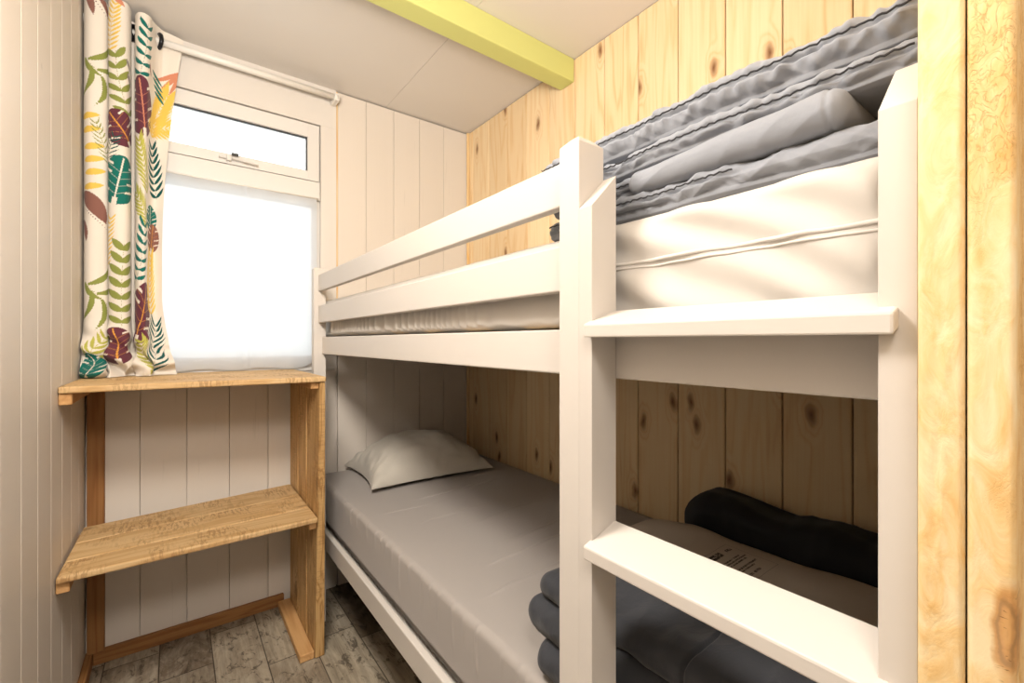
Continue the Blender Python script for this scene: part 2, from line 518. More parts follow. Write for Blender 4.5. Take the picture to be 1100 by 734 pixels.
YR = -1.15                # wall behind the camera
b = bmesh.new(); add_box(b, XL - .1, XR + .1, YR - .1, YB + .2, -.06, 0)
struct('floor', b, M['floor'], label='grey brown weathered wood-look plank floor', cat='floor')

# ceiling: panels with a cover strip
b = bmesh.new()
add_box(b, XL - .1, .822, YR - .1, YB + .2, ZC, ZC + .05)
add_box(b, .8235, XR + .1, YR - .1, YB + .2, ZC, ZC + .05)
add_box(b, .80, .85, YR - .1, YB + .2, ZC + .004, ZC + .06)
struct('ceiling', b, M['ceiling'], label='cream white panelled ceiling with a narrow seam', cat='ceiling')

b = bmesh.new(); add_box(b, XL + .0, XR, 1.285, 1.364, 2.158, ZC + .0, .004)
struct('ceiling_beam', b, M['lime'], label='lime green painted beam crossing under the ceiling', cat='beam')

# left wall: tongue and groove boards
b = bmesh.new()
y = 1.157 - .135 * 18
while y < YB + .02:
    add_box(b, XL - .02, XL, y + .0005, min(y + .1345, YB + .03), 0, ZC, .0014, 1)
    y += .135
add_box(b, XL - .06, XL - .012, YR - .1, YB + .1, 0, ZC)
struct('wall_left', b, M['wall_white'], label='white painted vertical board wall beside the camera', cat='wall')

# back wall: hole for the window, boards below and to the right
WX0, WX1, WZ0, WZ1 = -.175, .5177, 1.030, 2.0715
b = bmesh.new()
TH = .02
# board fields
k = -5
while True:
    x0 = .3127 + .137 * k; x1 = x0 + .137
    if x0 > XR: break
    xa, xb = max(x0, XL - .02), min(x1, XR + .02)
    if xb > xa + .01:
        if xa >= .58:
            add_box(b, max(xa, .594) + .0007, xb - .0007, YB, YB + TH, 0, ZC - .006, .0013, 1)
        elif xb > .594:
            add_box(b, xa + .0007, .5887, YB, YB + TH, 0, .99, .0013, 1)
            add_box(b, .594, xb - .0007, YB, YB + TH, 0, ZC - .006, .0013, 1)
        else:
            add_box(b, xa + .0007, xb - .0007, YB, YB + TH, 0, .99, .0013, 1)
    k += 1
add_box(b, XL - .1, XR + .1, YB + .016, YB + .1, 0, .98)                 # backing below
add_box(b, .56, XR + .1, YB + .016, YB + .1, .98, ZC)                    # backing right
add_box(b, XL - .1, WX0 - .02, YB + .016, YB + .1, .98, ZC)
add_box(b, WX0 - .03, .57, YB + .016, YB + .1, WZ1 + .01, ZC)
struct('wall_back', b, M['wall_white'], label='white painted board wall around the window', cat='wall')
# smooth white surround of the window
b = bmesh.new()
add_box(b, XL - .01, .588, YB, YB + .02, WZ1 + .003, ZC, .001, 1)
add_box(b, XL - .01, WX0 - .003, YB, YB + .02, .99, WZ1 + .003)
add_box(b, WX1 + .003, .588, YB, YB + .02, .99, WZ1 + .003)
add_box(b, WX0 - .003, WX1 + .003, YB, YB + .02, .99, WZ0 - .003)
struct('trim_1', b, M['panel_white'], label='smooth white panel framing the window', cat='window surround')
b = bmesh.new(); add_box(b, .5885, .5935, YB - .0015, YB + .01, 1.1, ZC - .006, .0005, 1)
struct('trim_2', b, M['pine_end'], label='thin bare pine strip right of the window surround', cat='trim')

# window
win = bpy.data.objects.new('window_1', None); link(win); win.location = (.17, YB, WZ0)
win['kind'] = 'structure'; win['label'] = 'white framed window with small top-hung vent above a large pane'; win['category'] = 'window'
T1, T0 = 1.8195, 1.7355
b = bmesh.new()
fy0, fy1 = YB + .0, YB + .06
add_box(b, WX0, WX1, fy0, fy1, T0 + .0015, T1 - .0015, .0015, 1)                       # transom
add_box(b, WX0 - .02, WX1 + .02, YB + .02, fy1 + .02, WZ0 - .03, WZ0 + .004)
add_box(b, WX0 - .02, WX0 + .004, YB + .02, fy1 + .02, WZ0, WZ1)
add_box(b, WX1 - .004, WX1 + .02, YB + .02, fy1 + .02, WZ0, WZ1)
add_box(b, WX0 - .02, WX1 + .02, YB + .02, fy1 + .02, WZ1 - .004, WZ1 + .02)
obj('window_frame', b, M['upvc'], win)
def sash(name, x0, x1, z0, z1, gx0, gx1, gz0, gz1, yf):
    b = bmesh.new()
    add_box(b, x0, gx0, yf, yf + .045, z0, z1, .002, 2)
    add_box(b, gx1, x1, yf, yf + .045, z0, z1, .002, 2)
    add_box(b, gx0 - .001, gx1 + .001, yf, yf + .045, z0, gz0, .002, 2)
    add_box(b, gx0 - .001, gx1 + .001, yf, yf + .045, gz1, z1, .002, 2)
    f = obj(name, b, M['upvc'], win)
    b = bmesh.new()
    for (a0, a1, c0, c1) in ((gx0, gx0 + .004, gz0, gz1), (gx1 - .004, gx1, gz0, gz1), (gx0, gx1, gz0, gz0 + .004), (gx0, gx1, gz1 - .004, gz1)):
        add_box(b, a0, a1, yf + .012, yf + .022, c0, c1)
    obj('seal', b, M['seal'], f)
    b = bmesh.new(); add_box(b, gx0, gx1, yf + .022, yf + .028, gz0, gz1)
    obj('pane', b, M['glass'], f)
    return f
s1 = sash('vent_sash', WX0 + .003, WX1 - .003, T1 + .0015, WZ1 - .003, WX0 + .052, .467, 1.8497 + .012, 2.011, YB + .002)
s2 = sash('lower_sash', WX0 + .003, WX1 - .003, WZ0 + .003, T0 - .0015, WX0 + .03, .493, WZ0 + .014, T0 - .022, YB + .012)
# vent handle
b = bmesh.new()
add_box(b, .14, .225, YB - .012, YB + .004, 1.836, 1.846, .003, 2)
add_box(b, .165, .182, YB - .02, YB + .003, 1.828, 1.852, .003, 2)
add_tube(b, (.175, YB - .014, 1.842), (.275, YB - .022, 1.830), .0045, .003, 12)
hd = obj('handle', b, M['upvc'], s1)
b = bmesh.new(); add_box(b, .182, .206, YB - .022, YB - .006, 1.853, 1.861, .002, 2)
o = obj('latch', b, M['dark_metal'], s1); o['label'] = 'black latch catch'
b = bmesh.new(); add_box(b, WX0 - .003, WX1 + .06, YB - .01, YB + .03, .985, .997, .002, 2)
obj('window_sill', b, M['upvc'], win)

# right wall: pine boards
b = bmesh.new()
y = .359 - .154 * 10
while y < YB:
    y1 = min(y + .154, YB)
    add_box(b, XR, XR + .02, y + .0012, y1 - .0012, 0, ZC - .002, .0035, 2)
    y += .154
add_box(b, XR + .013, XR + .07, YR - .1, YB + .1, 0, ZC)
struct('wall_right', b, M['pine_wall'], label='natural pine board wall behind the bunk bed', cat='wall')
b = bmesh.new(); add_box(b, XR - .012, XR - .0005, YB - .013, YB - .0005, 0, ZC - .002, .002, 1)
struct('trim_3', b, M['pine_end'], label='slim pine corner bead between white and pine walls', cat='trim')

# partition at the foot of the bed: two layers of rough pine
b = bmesh.new()
def rough_board(b, x0, x1, y0, y1, z0, z1, seed, amp, ny=14, nz=420):
    """pine board whose sawn edge (facing -X) is fuzzy"""
    P = []
    for j in range(nz + 1):
        z = z0 + (z1 - z0) * j / nz
        row = []
        for i in range(ny + 1):
            t = i / ny
            e = .0025 * (1 - min(1, min(t, 1 - t) / .12)) ** 2
            w = max(0, n3(t * 2 + seed, z * 5, seed * 3.1)) + .3
            d = amp * w * (n3(t * 7 + seed, z * 70, seed) + .6 * n3(t * 14, z * 160, seed + 9))
            row.append((x0 + e + d, y0 + (y1 - y0) * t, z))
        P.append(row)
    V = add_grid(b, P)
    back = [[b.verts.new((x1, y0 + (y1 - y0) * i, z0 + (z1 - z0) * j)) for i in (0, 1)] for j in (0, 1)]
    b.faces.new([V[j][0] for j in range(nz + 1)] + [back[1][0], back[0][0]])
    b.faces.new([V[j][ny] for j in range(nz + 1)] + [back[1][1], back[0][1]])
rough_board(b, .400, XR, .0530, .0757, 0, ZC, 3.3, .0011)
rough_board(b, .3985, XR, .0310, .0517, 0, ZC, 8.7, .0007)
add_box(b, .41, XR, .035, .07, 0, ZC)
struct('wall_front', b, M['rough_pine'], label='rough sawn pine partition edge nearest the camera', cat='partition')
# behind the camera
b = bmesh.new(); add_box(b, XL - .1, XR + .1, YR - .08, YR, 0, ZC)
struct('wall_rear', b, M['panel_white'], label='plain white wall closing the passage behind the camera', cat='wall')

# skirting
b = bmesh.new(); add_box(b, XL + .02, .37, YB - .018, YB, 0, .047, .002, 1)
struct('baseboard_back', b, M['brown_pine_x'], label='brown pine skirting board under the window wall', cat='skirting')
b = bmesh.new(); add_box(b, XL, XL + .02, 1.10, YB - .0005, 0, .047, .004, 2)
struct('baseboard_left', b, M['brown_pine_y'], label='brown pine skirting strip along the left wall', cat='skirting')

# ------------------------------------------------------------------ shelf unit
sh = empty('shelf_unit', (.08, 1.85, 0), 'pine shelf unit with two open shelves under the window', 'shelf')
b = bmesh.new()
TZ0, TZ1 = .976, .994
def board_quad(b, pts, z0, z1, bev=.004):
    add_prism(b, [(x, y, z0) for x, y in pts], [(x, y, z1) for x, y in pts], bev, 2)
xs0, xs1 = XL + .001, .409
fl, fr = 1.632, 1.577
def fy(t0, t1):   # front/back split of the top into boards
    return [(xs0, fl + (YB - .003 - fl) * t0), (xs1, fr + (YB - .003 - fr) * t0), (xs1, fr + (YB - .003 - fr) * t1), (xs0, fl + (YB - .003 - fl) * t1)]
for t0, t1 in ((0, .36), (.3605, .70), (.7005, 1)):
    board_quad(b, fy(t0, t1), TZ0, TZ1)
obj('top_board', b, M['shelf_x'], sh)
b = bmesh.new()
A, B_ = (-.2385, 1.590), (.389, 1.604); C_, D_ = (.389, 2.058), (-.232, 1.975)
def lerp(p, q, t): return (p[0] + (q[0] - p[0]) * t, p[1] + (q[1] - p[1]) * t)
for t0, t1 in ((0, .27), (.2725, .63), (.6325, 1)):
    board_quad(b, [lerp(A, D_, t0), lerp(B_, C_, t0), lerp(B_, C_, t1), lerp(A, D_, t1)], .497, .515, .005)
obj('shelf_board', b, M['shelf_x'], sh)
b = bmesh.new()
# uprights of the right side; the front one leans back a little
for (yt0, yt1, yb0, yb1) in ((1.585, 1.612, 1.662, 1.690),):
    add_prism(b, [(.393, yb0, .002), (.425, yb0, .002), (.425, yb1 + .09, .002), (.393, yb1 + .09, .002)],
              [(.391, yt0, TZ0), (.4085, yt0, TZ0), (.4085, yt1 + .16, TZ0), (.391, yt1 + .16, TZ0)], .002, 1)
for (y0, y1) in ((1.792, 1.928), (1.936, 2.078)):
    add_box(b, .393, .411, y0, y1, .002, TZ0, .002, 1)
obj('side_panel', b, M['shelf_z'], sh)
b = bmesh.new(); add_box(b, .372, .392, 1.645, 2.06, .03, TZ0 - .03, .0015, 1)
b.free()
def batten(x0, x1, y0, y1, z0, z1, m='shelf_y'):
    b = bmesh.new(); add_box(b, x0, x1, y0, y1, z0, z1, .002, 1); obj('batten', b, M[m], sh)
batten(XL + .001, XL + .027, 1.640, 2.09, TZ0 - .031, TZ0)
batten(XL + .001, XL + .027, 1.605, 1.965, .497 - .03, .497)
batten(.366, .3905, 1.60, 2.06, TZ0 - .024, TZ0)
batten(.366, .3905, 1.625, 2.04, .497 - .026, .497)
batten(.345, .3915, 1.665, 2.075, .002, .028)
b = bmesh.new(); add_box(b, XL + .006, XL + .050, YB - .03, YB - .001, .048, TZ0, .002, 1)
obj('upright', b, M['brown_pine'], sh)

# ------------------------------------------------------------------ bunk bed
bed = empty('bunk_bed', (.86, 1.0, 0), 'white painted wooden bunk bed with rails and ladder against the pine wall', 'bunk bed')
def post(x0, x1, y0, y1, z1, ch=.012):
    b = bmesh.new()
    t = bmesh.new()
    bmesh.ops.create_cube(t, size=1)
    for v in t.verts:
        v.co = Vector((x0 + (v.co.x + .5) * (x1 - x0), y0 + (v.co.y + .5) * (y1 - y0), (v.co.z + .5) * z1))
    es = [e for e in t.edges if abs(e.verts[0].co.z - z1) < 1e-6 and abs(e.verts[1].co.z - z1) < 1e-6]
    bmesh.ops.bevel(t, geom=es, offset=ch, segments=1, affect='EDGES')
    es = [e for e in t.edges if e.calc_face_angle(0) > .3]
    bmesh.ops.bevel(t, geom=es, offset=.0005, segments=1, affect='EDGES', profile=.5)
    merge(b, t)
    obj('post', b, M['white_paint'], bed)
post(.420, .4675, .4110, .448, H + .2748)
post(.437, .481, 1.863, 1.899, H + .291, .004)
def stile(y0, y1):
    b = bmesh.new()
    xf, xb, zf, zb = .420, .4665, H + .1725, H + .2195
    base = [(xf, y0, 0), (xb, y0, 0), (xb, y1, 0), (xf, y1, 0)]
    top = [(xf, y0, zf), (xb, y0, zb), (xb, y1, zb), (xf, y1, zf)]
    add_prism(b, base, top, .0005, 1)
    obj('ladder_stile', b, M['white_paint'], bed)
stile(.3885, .4110)
stile(.0790, .1015)
def rung(dz):
    b = bmesh.new()
    x0, x1 = .408, .4655
    s = .0183 / .054
    zt0 = H + .0217 + dz; zt1 = zt0 + s * (x1 - x0)
    th = .0172
    y0, y1 = .0895, .3925
    add_prism(b, [(x0, y0, zt0 - th), (x1, y0, zt1 - th), (x1, y1, zt1 - th), (x0, y1, zt0 - th)],
              [(x0, y0, zt0), (x1, y0, zt1), (x1, y1, zt1), (x0, y1, zt0)], .0022, 2)
    obj('rung', b, M['white_rail'], bed)
for k in range(4):
    rung(-.2773 * k)
def rail(name, x0, x1, y0, y1, z0, z1, bev=.0025):
    b = bmesh.new(); add_box(b, x0, x1, y0, y1, z0, z1, bev, 2); return obj(name, b, M['white_rail'], bed)
rail('guard_rail', .453, .472, .448, 1.863, H + .198, H + .262)
rail('guard_rail', .453, .472, .448, 1.863, H + .0735, H + .141)
SB = .4672
rail('side_board', SB, SB + .018, .079, 1.863, H - .0493, H + .0180)
rail('side_board', SB, SB + .018, .079, 1.863, H - .809, H - .743)
for zz in (H - .0493, H - .809):
    if zz < H - .5: rail('support_batten', SB + .018, .56, .102, 2.07, zz + .008, zz + .0305)
    rail('rear_board', 1.264, 1.282, .125, 2.045, zz, zz + .066)
    rail('end_board', SB + .018, 1.264, 2.07, 2.088, zz, zz + .066)
    rail('end_board', SB + .018, 1.236, .084, .102, zz, zz + .05)
    for k in range(9):
        y = .13 + .2 * k
        up = .0195 if zz > H - .5 else 0
        b = bmesh.new(); add_box(b, SB + .018 if up else .535, 1.264, y, y + .09, zz + .03 + up, zz + .046 + up, .002, 2)
        obj('slat', b, M['shelf_x'], bed)

# ------------------------------------------------------------------ mattresses
ML0, ML1 = H - .763 + .0005, H - .579       # lower mattress bottom / top
CA = 2.2
creases = [(1.52, .05, .70, 1.12, .0022), (1.44, -.06, .55, .78, .0013), (1.33, .08, .60, .90, .0010), (1.05, .07, .75, 1.2, .0016), (.97, .09, .64, .98, .0024),
           (.86, .06, .55, .95, .0018), (1.22, .1, .72, 1.1, .001), (.78, .04, .62, .8, .0012), (1.63, .02, .9, 1.25, .0012)]
rs = random.Random(4)
side_fold = [(.45 + 1.45 * (i + rs.random() * .8) / 26, rs.uniform(.0008, .0022), rs.uniform(.2, .9)) for i in range(26)]
def lower_disp(x, y, z, ax, az):
    if az < -.5 or ax > .4: return 0.0
    o = .0016 * n3(x * 5, y * 5, 1.3)
    if az > .5:
        for (yc, sl, xa, xb, am) in creases:
            c = yc + sl * (x - .8) + .012 * n3(x * 6, yc * 9, 2)
            if abs(y - c) < .02 and xa - .1 < x < xb + .1:
                m = max(0, min(1, (x - xa) / .06)) * max(0, min(1, (xb - x) / .06))
                o += CA * am * m * math.exp(-((y - c) / .0035) ** 2)
    if ax < -.3:
        for (yc, am, dep) in side_fold:
            c = yc + .01 * n3(z * 14, yc, 5)
            if abs(y - c) < .03:
                o += -ax * 1.7 * am * math.exp(-((y - c) / .004) ** 2) * max(0, min(1, (z - (ML1 - .02 - .12 * dep)) / .03))
        o += .002 * n3(y * 9, z * 6, 7)
    return o
lm = empty('mattress', (.885, 1.09, ML0), 'mattress in grey fitted sheet on the lower bunk under the cream pillow', 'mattress')
b = bmesh.new()
add_slab(b, yrange(.107, 2.066, 620, .03), lambda y: (.4915, 1.262, ML0 + .022, ML1, .018), lower_disp, nx=44, nz=16, nc=6)
obj('mattress_cover', b, M['sheet'], lm)
b = bmesh.new()
add_slab(b, yrange(.112, 2.06, 20, .02), lambda y: (.502, 1.258, ML0, ML0 + .05, .01), None, nx=4, nz=2, nc=3)
obj('mattress_base', b, M['sheet'], lm)

MU0, MU1 = H + .0225, H + .165
rs = random.Random(9)
gath = [(.5 + 1.35 * i / 60 + rs.uniform(-.006, .006), rs.uniform(.5, 1)) for i in range(61)]
def upper_disp(x, y, z, ax, az):
    if az < -.5 or ax > .4: return 0.0
    o = .003 * n3(x * 4, y * 4, 3.1) + .0012 * n3(x * 13, y * 13, z * 13)
    if ax < -.3:
        if y > .5:
            w = max(0, min(1, (y - .6) / .7))
            o += -ax * (.012 + .008 * w) * (math.sin(y * (150 + 40 * n3(y * 2, 0, 0)) + 2 * n3(y * 6, z * 6, 1)) * .5) * max(0, min(1, (MU1 - .02 - z) / .06)) * (.3 + .7 * w)
        else:
            # slanting pull folds at the foot
            u = (y - .1) * 48 - (z - MU0) * 105
            m = .5 + .5 * n3(y * 5, z * 8, 4)
            o += -ax * .0062 * math.sin(u + 2.2 * n3(y * 7, z * 7, 2)) * (.35 + .65 * m)
    return o
um = empty('mattress', (.885, 1.09, MU0), 'mattress in cream cover with piping on the upper bunk', 'mattress')
b = bmesh.new()
add_slab(b, yrange(.107, 2.066, 520, .03), lambda y: (.4885, 1.262, MU0, MU1, .016), upper_disp, nx=20, nz=20, nc=6)
obj('mattress_cover', b, M['protector'], um)
b = bmesh.new()
zs = H + .105
for (dz, rr) in ((0, .0024), (-.0072, .0015)):
    pts = []
    for i in range(111):
        y = .110 + .37 * i / 110
        z = zs + dz + .0012 * n3(i * .11, dz * 99, 0)
        pts.append((.4885 - upper_disp(.4885, y, z, -1, 0) - .0004, y, z))
    for i in range(110):
        add_tube(b, pts[i], pts[i + 1], rr, None, 8, caps=(i in (0, 109)))
obj('piping', b, M['piping'], um, smooth=True)

# ------------------------------------------------------------------ pillows
def pillow_mesh(cx, cy, z0, L, W, hh, rot, seed, nu=70, nv=56, pinch=.10, flat=.25, wr=.006, tilt=None):
    """plump pillow, corners drawn out into points"""
    b = bmesh.new()
    def P(u, v, side):
        # outline: sides bow in between the corners
        x = u * (1 - pinch * (1 - v * v)) * L / 2 if True else 0
        y = v * (1 - pinch * (1 - u * u)) * W / 2
        e = (1 - abs(u) ** 2.2) * (1 - abs(v) ** 2.2)
        h = hh * max(0, e) ** .52
        wrk = wr * (n3(u * 2.5 + seed, v * 2.5, side) + .6 * n3(u * 6, v * 5 + seed, side * 2)) * min(1, max(0, e) * 3)
        rad = math.atan2(v, u)
        edge = max(0, 1 - max(0, e) * 2.2)
        wrk += wr * .8 * edge * math.sin(14 * (u - v) + 9 * n3(u * 2, v * 2, seed)) * min(1, max(0, e) * 9)
        z = (h * (1 - flat * .0) + wrk) if side > 0 else (-h * flat * .4 + wrk * .2)
        return x, y, z
    c, s = math.cos(rot), math.sin(rot)
    grid = {}
    us = [-math.cos(math.pi * i / nu) for i in range(nu + 1)]
    vs = [-math.cos(math.pi * j / nv) for j in range(nv + 1)]
    zmin = 1e9
    raw = {}
    for side in (1, -1):
        for i, u in enumerate(us):
            for j, v in enumerate(vs):
                raw[side, i, j] = P(u, v, side)
    zmin = min(p[2] for p in raw.values())
    for key, (x, y, z) in raw.items():
        wx, wy = cx + x * c - y * s, cy + x * s + y * c
        wz = z0 + (z - zmin)
        if tilt: wz += tilt(wx, wy)
        raw[key] = (wx, wy, wz)
    for side in (1, -1):
        for i in range(nu + 1):
            for j in range(nv + 1):
                border = i in (0, nu) or j in (0, nv)
                if side == -1 and border: grid[side, i, j] = grid[1, i, j]
                else: grid[side, i, j] = b.verts.new(raw[side, i, j])
    for side in (1, -1):
        for i in range(nu):
            for j in range(nv):
                q = [grid[side, i, j], grid[side, i + 1, j], grid[side, i + 1, j + 1], grid[side, i, j + 1]]
                if side < 0: q.reverse()
                try:
                    f = b.faces.new(q); f.smooth = True
                except ValueError: pass
    return b
b = pillow_mesh(.872, 1.850, ML1 + .003, .54, .41, .158, R(-3), 2.0, wr=.012)
o = obj('pillow', b, M['pillow_cream'], None)
tag(o, 'plump cream white pillow at the window end of the lower bunk', 'pillow')

# ------------------------------------------------------------------ duvets
def fold_disp(seed, amp=.004, fx=9, fz=26, puck=.003):
    def f(x, y, z, ax, az):
        o = amp * (n3(x * 7 + seed, y * fx, z * fz) + .5 * n3(x * 14, y * fx * 2.4 + seed, z * fz * 1.3))
        o += puck * n3(seed, y * 46, z * 22 + x * 8)
        return o
    return f
def seam_obj(parent, f, n=120, r=.0011, wob=.0016):
    """thin puckered quilting seam along f(t)"""
    b = bmesh.new()
    P = []
    for i in range(n + 1):
        p = Vector(f(i / n)); p.z += wob * math.sin(i * 1.9) * (.5 + n3(i * .3, 1, 2)); P.append(p)
    m = 6
    rows = []
    for p in P:
        rows.append([b.verts.new(p + Vector((math.cos(2 * math.pi * k / m), 0, math.sin(2 * math.pi * k / m))) * r) for k in range(m)])
    for i in range(n):
        for k in range(m):
            fc = b.faces.new((rows[i][k], rows[i][(k + 1) % m], rows[i + 1][(k + 1) % m], rows[i + 1][k])); fc.smooth = True
    return obj('seam', b, M['duvet_stitch'], parent)

def pucker(y, z, zs, sd, amp, reach=.016, f=1.0):
    """gathers that run out from a quilting seam at height zs, and the groove of the seam itself"""
    d = abs(z - zs)
    w = math.exp(-(d / reach) ** 2)
    g = -1.5 * amp * math.exp(-(d / .0035) ** 2)
    sl = (z - zs) * 30
    k = n3(y * 62 * f + sl, sd * 3, 0) + .6 * n3(y * 120 * f - sl, sd * 5, 2)
    return amp * 1.5 * w * k * min(1, d / .003) + g

# upper bunk: light grey duvet folded into a layered pile
ZB = MU1 + .003
ud = empty('duvet', (.75, .38, ZB), 'light grey quilted duvet folded in layers on the upper bunk', 'duvet')
b = bmesh.new()
layers = [  # y0,y1, x front, x back, z0,z1 above the mattress, seed, seams (height, from, to)
    (.084, .570, .500, 1.06, .000, .036, 1.0, [(.024, .25, .6), (.010, .34, .6)]),
    (.172, .560, .507, 1.05, .036, .062, 2.0, [(.052, .30, .6)]),
    (.084, .575, .501, 1.06, .066, .098, 3.0, [(.085, .0, .6)]),
    (.084, .595, .505, 1.07, .096, .142, 4.0, [(.126, .0, .7)]),
]
def lx(y, x0, sd): return x0 + .006 * n3(y * 5, sd, 0) + .006 * n3(y * 13, sd, 4)
def lz(y, sd): return .003 * n3(y * 6, sd, 2)
for (y0, y1, x0, x1, z0, z1, sd, seams) in layers:
    def dims(y):
        return (lx(y, x0, sd), x1, ZB + z0 + lz(y, sd), ZB + z1 + lz(y, sd) * 1.3, (z1 - z0) * .5)
    big = fold_disp(sd, .0045, 10, 30, .0)
    def dsp(x, y, z, ax, az):
        if az < -.8: return 0.0
        o = big(x, y, z, ax, az)
        o += .0075 * (.22 - abs(n3(y * 24 + (z - ZB) * 26, (z - ZB) * 16 + x * 5, sd * 2.7))) + .003 * (.2 - abs(n3(y * 55 - (z - ZB) * 50, (z - ZB) * 30, sd)))
        if az < 0: o -= .004 * min(1, -az * 1.6)
        if x < x0 + .05:
            for (zs, ya, yb) in seams:
                if ya - .02 < y < yb + .02:
                    fd = max(0, min(1, (y - ya) / .03 + .3)) * max(0, min(1, (yb - y) / .03 + .3))
                    o += pucker(y, z - ZB - lz(y, sd), zs, sd, .0046 if z1 - z0 > .04 else .0036, .018 if z1 - z0 > .04 else .010) * fd
        return o
    add_slab(b, yrange(y0, y1, 300, .016), dims, dsp, nx=16, nz=8, nc=20)
# rolled end lying in the pile, its hem towards the foot
def rdims(y):
    t = max(0, min(1, (y - .115) / .28))
    rr = .0215 - .007 * t
    return (.486 + .012 * t, .62, ZB + .034, ZB + .036 + 2 * rr, rr)
rb = fold_disp(7.0, .003, 9, 16, 0)
def rdsp(x, y, z, ax, az):
    o = (rb(x, y, z, ax, az) + .004 * (.2 - abs(n3(y * 16 + z * 20, z * 18, 6.1)))) if x < .6 else 0
    if ax < .2: o -= .0022 * math.exp(-((y - .158) / .0022) ** 2) 
    return o
add_slab(b, yrange(.142, .40, 160, .010), rdims, rdsp, nx=12, nz=4, nc=20)
obj('duvet_cover', b, M['duvet_grey'], ud)
for (y0, y1, x0, x1, z0, z1, sd, seams) in layers:
    for (zs, ya, yb) in seams[:1]:
        a0, a1 = max(ya, y0 + .012), min(yb, y1 - .012)
        r = (z1 - z0) * .5; hz = abs(zs - (z0 + z1) * .5)
        dx = r - math.sqrt(max(0, r * r - hz * hz))
        seam_obj(ud, lambda t: (lx(a0 + (a1 - a0) * t, x0, sd) + dx - .0012, a0 + (a1 - a0) * t, ZB + zs + lz(a0 + (a1 - a0) * t, sd)), int((a1 - a0) * 300))

# lower bunk: slate duvet folded at the foot, nearest the ladder
ZL = ML1 + .004
ld = empty('duvet', (.66, .36, ZL), 'slate grey duvet folded thickly on the lower bunk behind the ladder', 'duvet')
b = bmesh.new()
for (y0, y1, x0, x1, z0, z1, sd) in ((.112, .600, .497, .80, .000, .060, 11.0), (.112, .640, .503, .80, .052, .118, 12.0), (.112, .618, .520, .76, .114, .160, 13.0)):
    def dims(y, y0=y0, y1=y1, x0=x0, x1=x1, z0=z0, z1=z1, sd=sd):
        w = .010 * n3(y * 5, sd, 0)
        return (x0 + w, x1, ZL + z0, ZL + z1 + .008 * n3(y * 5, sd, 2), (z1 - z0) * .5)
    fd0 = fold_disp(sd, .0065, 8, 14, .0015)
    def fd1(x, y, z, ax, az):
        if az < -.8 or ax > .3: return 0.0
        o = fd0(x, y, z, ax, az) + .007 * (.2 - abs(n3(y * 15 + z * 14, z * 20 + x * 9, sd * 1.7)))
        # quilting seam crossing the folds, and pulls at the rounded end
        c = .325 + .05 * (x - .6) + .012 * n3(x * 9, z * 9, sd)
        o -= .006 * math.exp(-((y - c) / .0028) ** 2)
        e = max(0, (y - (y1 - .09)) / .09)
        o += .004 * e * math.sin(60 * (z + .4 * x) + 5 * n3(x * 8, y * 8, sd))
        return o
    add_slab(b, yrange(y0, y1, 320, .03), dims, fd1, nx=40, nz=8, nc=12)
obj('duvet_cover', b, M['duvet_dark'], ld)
# black blanket heaped against the pine wall
b = bmesh.new()
def bdims(y):
    t = (y - .112) / .66
    hgt = .142 + .034 * max(0, 1 - abs(t - .82) / .3) + .022 * n3(y * 4.2, 3, 7) + .012 * math.sin(t * 5) + .01 * n3(y * 6, 1, 1)
    return (1.113, 1.268, ZL, ZL + hgt, .05)
add_slab(b, yrange(.112, .735, 90, .10), bdims, (lambda x, y, z, ax, az, f=fold_disp(21, .018, 5, 6, .002): 0 if az < -.8 or ax > .3 else f(x, y, z, ax, az) + .016 * (.2 - abs(n3(y * 7 + z * 6, z * 9 + x * 6, 4.4)))), nx=18, nz=6, nc=10, endr=.10)
bk = obj('blanket', b, M['duvet_black'], None)
tag(bk, 'black blanket heaped along the pine wall on the lower bunk', 'blanket')

# beige pillow with printed care panel
bp = empty('pillow', (.93, .46, ZL), 'flat beige pillow with printed care panel behind the lower ladder rung', 'pillow')
b = bmesh.new()
def pd(y):
    t = (y - .14) / .66
    return (.805, 1.085 , ZL, ZL + .105 + .01 * n3(y * 3, 5, 5) - .03 * max(0, t - .75) / .25, .035)
add_slab(b, yrange(.14, .80, 80, .06), pd, (lambda x, y, z, ax, az, f=fold_disp(31, .006, 5, 5, 0): 0 if az < -.8 else f(x, y, z, ax, az)), nx=26, nz=6, nc=8, endr=.06)
obj('pillow_case', b, M['pillow_beige'], bp)

# ------------------------------------------------------------------ curtain rod
RY, RZ = 2.046, H + 1.079
rod = empty('curtain_rod', (.16, RY, RZ), 'white curtain rod above the window just under the ceiling', 'curtain rod')
b = bmesh.new(); add_tube(b, (XL + .001, RY, RZ), (.566, RY, RZ), .0125, None, 24)
obj('pole', b, M['rod'], rod)
b = bmesh.new()
add_tube(b, (.562, RY, RZ), (.578, RY, RZ), .017, .015, 24)
add_box(b, .560, .584, RY - .012, YB, RZ - .016, RZ + .016, .004, 2)
obj('bracket', b, M['rod'], rod)

